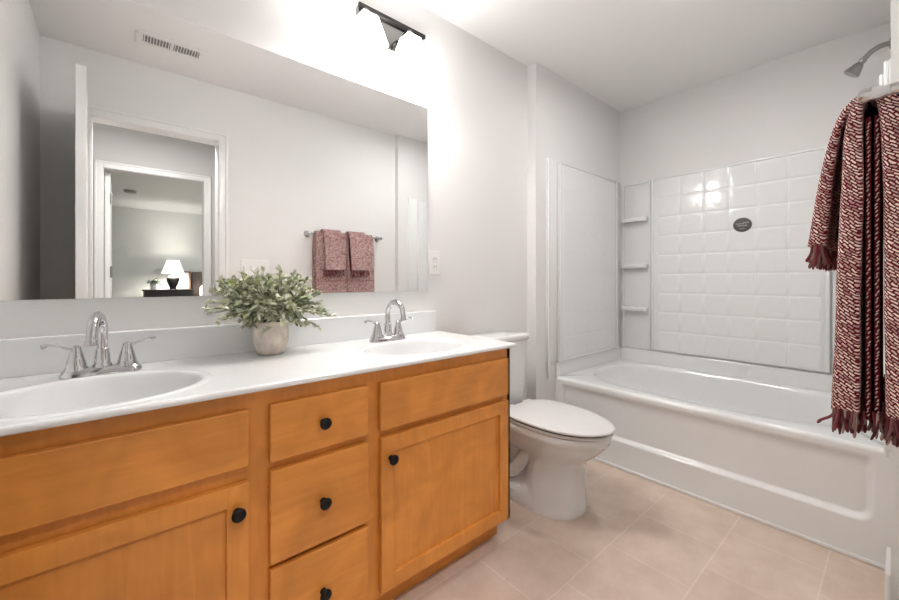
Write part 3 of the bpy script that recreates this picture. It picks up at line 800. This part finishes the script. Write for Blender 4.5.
def towel(x0, x1, outer, inner, label, group, seed, flare=0., wob=.0035, nfr=96, frlen=.046, ymin=-.0205):
    """folded cloth hung over the bar: an outline in (y, z) carried from x0 to x1, fringes at the hems"""
    t = thing('towel', label, 'towel', ((x0+x1)/2, BY, BZ), group)
    prof = [Vector(p) for p in resample(outer, .018)]+[Vector(p) for p in reversed(resample(inner, .018))]
    n = len(prof); xs = []; k = 11
    cen = [None]*n
    rings = []
    zmin = min(p.z for p in prof)
    # outline normals, for rounding the two folded side edges
    nor = []
    for i in range(n):
        d = (prof[(i+1) % n]-prof[i-1]); nn = Vector((0, d.z, -d.y)); nor.append(nn.normalized() if nn.length > 0 else Vector((0, 0, 0)))
    area = sum(prof[i].y*prof[(i+1) % n].z-prof[(i+1) % n].y*prof[i].z for i in range(n))
    sgn = 1 if area > 0 else -1
    stations = [(x0+.0, .007), (x0+.0015, .004), (x0+.005, .001), (x0+.011, 0)]+[(x0+.011+(x1-x0-.022)*i/k, 0) for i in range(1, k)]+[(x1-.011, 0), (x1-.005, .001), (x1-.0015, .004), (x1, .007)]
    for xx, ins in stations:
        r = []
        for i, p in enumerate(prof):
            w = noise.noise(Vector((xx*9+seed, p.z*7, p.y*20)))*wob*min(1, (BZ+.03-p.z)*6+.15)
            f = flare*(BZ-p.z)/.6*((xx-(x0+x1)/2)/(x1-x0))
            q = p-nor[i]*sgn*ins
            r.append(Vector((xx+f, max(ymin, q.y+w), q.z)))
        rings.append(r)
    bm = bmesh.new(); loft(bm, rings)
    obj('cloth', bm, 'weave', t, True, 60)
    # fringe of twisted tassels along the front and the back hem
    rr = random.Random(seed)
    def strands(yA, yB, z, cnt):
        bf = bmesh.new(); lay = bf.faces.layers.float.new('pick')
        for i in range(cnt):
            xx = x0+.004+(x1-x0-.008)*((i+rr.random())/cnt)+flare*(BZ-z)/.6*((i+.5)/cnt-.5)
            yy = rr.uniform(yA, yB); ln = frlen*rr.uniform(.7, 1.15)
            ox, oy = rr.gauss(0, .010), rr.gauss(0, .009)
            pts = spline([(xx, yy, z+.008), (xx+ox*.3, yy+oy*.2, z-ln*.35), (xx+ox*.9, max(ymin, yy+oy*.8), z-ln*.75), (xx+ox*1.1, max(ymin, yy+oy), z-ln)], 3)
            nf = len(bf.faces); tube(bf, pts, [.0029]*(len(pts)-3)+[.0036, .0030, .0016], 6)
            pk = rr.random(); bf.faces.ensure_lookup_table()
            for f in bf.faces[nf:]: f[lay] = pk; f.smooth = True
        # extra strands on the two folded side edges
        for xx in (x0+.003, x1-.003):
            for i in range(max(3, cnt//6)):
                yy = yA+(yB-yA)*rr.random(); ln = frlen*rr.uniform(.7, 1.1); ox, oy = rr.gauss(0, .006), rr.gauss(0, .009)
                pts = spline([(xx, yy, z+.008), (xx+ox*.4, yy+oy*.3, z-ln*.4), (xx+ox, max(ymin, yy+oy), z-ln)], 4)
                nf = len(bf.faces); tube(bf, pts, [.0026]*(len(pts)-1)+[.0014], 6)
                pk = rr.random(); bf.faces.ensure_lookup_table()
                for f in bf.faces[nf:]: f[lay] = pk; f.smooth = True
        obj('fringe', bf, 'fringe', t)
    strands(inner[0][0]+.003, outer[0][0]-.003, outer[0][1], nfr)
    strands(outer[-1][0]+.003, inner[-1][0]-.003, outer[-1][1], nfr)
    if nfr > 50: strands(inner[-1][0]+.004, inner[0][0]-.004, outer[0][1], 26)
    return t
zb = .800
bath_o = [(0.1011, zb), (0.0950, 0.9500), (0.0907, 1.1000), (0.0863, 1.2480), (0.0802, 1.3780), (0.0680, 1.4480), (0.0460, 1.4760), (0.0160, 1.4640), (-0.0034, 1.4280), (-0.0090, 1.3580), (-0.0123, 1.1880), (-0.0151, 1.0000), (-0.0162, zb)]
bath_i = [(0.0576, zb), (0.0550, 0.9500), (0.0530, 1.1000), (0.0520, 1.2480), (0.0515, 1.3780), (0.0510, 1.4380), (0.0495, 1.4555), (0.0430, 1.4585), (0.0345, 1.4530), (0.0290, 1.4180), (0.0260, 1.3580), (0.0240, 1.1880), (0.0230, 1.0000), (0.0210, zb)]
hand_o = [(0.1446, 1.1600), (0.1342, 1.2380), (0.1211, 1.3280), (0.1063, 1.4080), (0.0854, 1.4640), (0.0520, 1.4920), (0.0120, 1.4840), (-0.0101, 1.4530), (-0.0168, 1.3880), (-0.0199, 1.2580), (-0.0204, 1.1600)]
hand_i = [(0.1133, 1.1600), (0.1063, 1.2380), (0.0985, 1.3280), (0.0898, 1.4080), (0.0750, 1.4500), (0.0470, 1.4795), (0.0140, 1.4710), (-0.0064, 1.4400), (-0.0120, 1.3830), (-0.0157, 1.2580), (-0.0171, 1.1600)]
hrnd = random.Random(4)
def hems(t, x, sg):
    """two dark red bound edges with cream stitches inside the fold"""
    for y, m0 in ((.0322, 1.42), (.0445, 1.42)):
        bm = boxes((min(x, x+sg*.20), max(x, x+sg*.20), y-.0042, y+.0042, zb-.01, m0), bev=.0025)
        hm = obj('inner_fold', bm, 'hem', t, True, 40)
        bm = bmesh.new(); z = zb
        while z < 1.41:
            q = hrnd.uniform(-.0016, .0016); w = hrnd.uniform(.0008, .0017)
            tube(bm, [(x-sg*.0012, y+q-w, z+.0035), (x-sg*.0020, y+q, z+.0015), (x-sg*.0012, y+q+w, z-.001)], .0011, 5); z += hrnd.uniform(.0062, .0105)
        obj('stitching', bm, 'stitch', hm)
G = 'red woven fringed towels on the towel bar'
ta = towel(1.168, 1.424, bath_o, bath_i, 'large red and cream woven bath towel with fringe, nearest the camera on the bar', G, 3)
hems(ta, 1.178, 1)
tb2 = towel(1.430, 1.682, bath_o, bath_i, 'large red woven bath towel at the far end of the bar, right in the mirror', G, 8)
towel(1.222, 1.382, hand_o, hand_i, 'small red fringed hand towel draped over the near bath towel, left one in the mirror', G, 14, nfr=40, frlen=.048, ymin=-.0235)
towel(1.442, 1.602, hand_o, hand_i, 'small red fringed hand towel draped over the far bath towel, right one in the mirror', G, 21, nfr=40, frlen=.048, ymin=-.0235)

# ================================================================ HALL AND BEDROOM (seen in the mirror), with added unseen fill lights
def fill_lamp(x, y, power, label, size):  # invented lamp in a small housing, unseen, lifts the brightness
    t = thing('added_fill_light', label, 'ceiling light', (x, y, H))
    bm = bmesh.new(); lathe(bm, [(.08, H-.0005), (.08, H-.010), (.077, H-.013)], (x, y, 0), 32); obj('base', bm, 'nickel', t, True, 40)
    bm = bmesh.new(); lathe(bm, [(.075, H-.0132), (.072, H-.022), (.056, H-.034), (.028, H-.040), (.008, H-.041)], (x, y, 0), 32)
    obj('dome', bm, M['dome'], t, True, 60)
    if size:
        ld = bpy.data.lights.new('added fill lamp', 'AREA'); ld.shape = 'DISK'; ld.size = size
    else:
        ld = bpy.data.lights.new('added fill lamp', 'POINT'); ld.shadow_soft_size = .12
    ld.energy = power; ld.color = (1, .985, .965)
    lo = bpy.data.objects.new('fill_lamp_light', ld); COL.objects.link(lo); lo.parent = t; lo.location = (0, 0, -.06 if size else -.16)
M['dome'] = mat('glowing fill light dome', (.9, .9, .9), .5, emit=((1, .96, .91), 3))  # glow of the added fill lights
fill_lamp(1.935, .645, BATH_FILL_POWER, 'added unseen fill light on the ceiling in front of the bathtub', .14)  # added out of view to brighten the tub side
fill_lamp(.22, -.42, HALL_FILL_POWER, 'added unseen fill light on the hall ceiling behind the doorway', .2)  # added behind the camera to light the vanity fronts through the doorway
fill_lamp(1.5, -3.6, BED_FILL_POWER, 'added unseen fill light on the bedroom ceiling', .28)  # added out of view as ambient light for the bedroom

dr = thing('nightstand', 'black wooden nightstand under the lit lamp in the bedroom, seen in the mirror', 'nightstand', (.67, -5.95, 0))
obj('top', boxes((.29, 1.065, -6.28, -5.74, .872, .897), bev=.003), 'black', dr)
obj('body', boxes((.31, 1.025, -6.19, -5.76, .14, .8715), bev=.003), 'black', dr)
for z0, z1 in ((.64, .85), (.40, .62), (.17, .38)):
    q = obj('drawer', boxes((.325, 1.01, -5.7595, -5.742, z0, z1), bev=.003), 'black', dr)
    bm = bmesh.new(); lathe(bm, [(.006, 0), (.006, .012), (.014, .018), (.012, .026), (.003, .028)], (.667, -5.742, (z0+z1)/2), 16, 'Y'); obj('knob', bm, 'nickel', q, True, 40)
for x in (.33, .985):
    for y in (-6.17, -5.80): obj('leg', boxes((x, x+.04, y, y+.04, 0, .1395)), 'black', dr)
lx, ly, lz = .745, -5.94, .8975
lm = thing('table_lamp', 'lit table lamp with white shade and dark vase base on the nightstand', 'lamp', (lx, ly, lz))
bm = bmesh.new(); lathe(bm, [(.055, 0), (.057, .01), (.050, .02), (.060, .05), (.085, .11), (.102, .17), (.100, .21), (.080, .24), (.035, .26), (.020, .275), (.012, .30), (.012, .36)], (lx, ly, lz), 32)
obj('base', bm, 'lampbase', lm, True, 60)
bm = bmesh.new(); lathe(bm, [(.178, .31), (.098, .556), (.095, .556), (.175, .31)], (lx, ly, lz), 40, cap=False)
obj('lamp_shade', bm, 'lampshade', lm, True, 40)
ld = bpy.data.lights.new('table lamp bulb', 'POINT'); ld.energy = LAMP_POWER; ld.shadow_soft_size = .04; ld.color = (1, .95, .88)
lo = bpy.data.objects.new('table_lamp_light', ld); COL.objects.link(lo); lo.parent = lm; lo.location = (0, 0, .43)
sp = thing('small_potted_plant', 'small dark green plant in a white pot beside the bedroom lamp', 'plant', (.46, -5.93, lz))
bm = bmesh.new(); lathe(bm, [(.038, 0), (.052, .005), (.060, .09), (.056, .092), (.05, .08)], (.46, -5.93, lz), 24); obj('pot', bm, 'linen', sp, True, 50)
bm = bmesh.new(); rr = random.Random(5)
for i in range(130):
    a = rr.uniform(0, 2*PI); e = rr.uniform(-.1, 1.4); R = rr.uniform(.03, .105)
    p = Vector((.46+R*math.cos(a)*math.cos(e)*1.1, -5.93+R*math.sin(a)*math.cos(e), lz+.095+R*math.sin(e)*.95))
    d = Vector((rr.uniform(-1, 1), rr.uniform(-1, 1), rr.uniform(-.3, 1))).normalized()*.045; s = d.cross(Vector((0, .3, 1))).normalized()*.014
    v = [bm.verts.new(q) for q in (p, p+d*.5+s, p+d, p+d*.5-s)]; bm.faces.new(v)
for i in range(14):
    a = rr.uniform(0, 2*PI); tube(bm, [(.46, -5.93, lz+.06), (.46+.05*math.cos(a), -5.93+.05*math.sin(a), lz+.16)], .003, 5)
obj('foliage', bm, 'darkplant', sp)
# bed end with white linen beside the nightstand
pc = thing('picture', 'white canvas in a brown wooden frame leaning behind the bedroom lamp', 'picture', (.93, -6.3, lz))
obj('canvas', boxes((.80, 1.030, -6.262, -6.250, lz+.012, 1.225)), 'linen', pc)
obj('frame', boxes((.775, .7995, -6.27, -6.24, lz, 1.25), (1.0305, 1.060, -6.27, -6.24, lz, 1.25), (.7995, 1.0305, -6.27, -6.24, 1.2255, 1.25), (.7995, 1.0305, -6.27, -6.24, lz, lz+.0115)), 'brown', pc)
bd = thing('bed', 'bed with dark headboard and white pillows right of the nightstand', 'bed', (1.9, -5.4, 0))
obj('headboard', boxes((1.085, 2.70, -6.37, -6.30, .02, 1.24), bev=.01), mat('dark grey brown upholstery', (.09, .07, .06), .9), bd)
obj('mattress', boxes((1.11, 2.66, -6.28, -4.3, .30, .62), bev=.05, seg=4), 'linen', bd, True, 60)
obj('bed_frame', boxes((1.10, 2.68, -6.295, -4.28, .10, .295), bev=.01), 'brown', bd)
for x in (1.11, 2.61):
    for y in (-6.25, -4.36): obj('leg', boxes((x, x+.06, y, y+.06, 0, .0995)), 'brown', bd)
for x in (1.20, 1.94):
    bm = boxes((x, x+.66, -6.27, -6.05, .63, .98), bev=.09, seg=5); obj('pillow', bm, 'linen', bd, True, 80)
bm = bmesh.new(); lathe(bm, [(.075, H-.0005), (.075, H-.02), (.065, H-.035), (.02, H-.04)], (.10, -4.55, 0), 28)
tag(obj('smoke_detector', bm, mat('grey plastic', (.26, .26, .26), .5), None, True, 40), 'small round smoke detector on the bedroom ceiling, seen in the mirror', 'smoke detector')
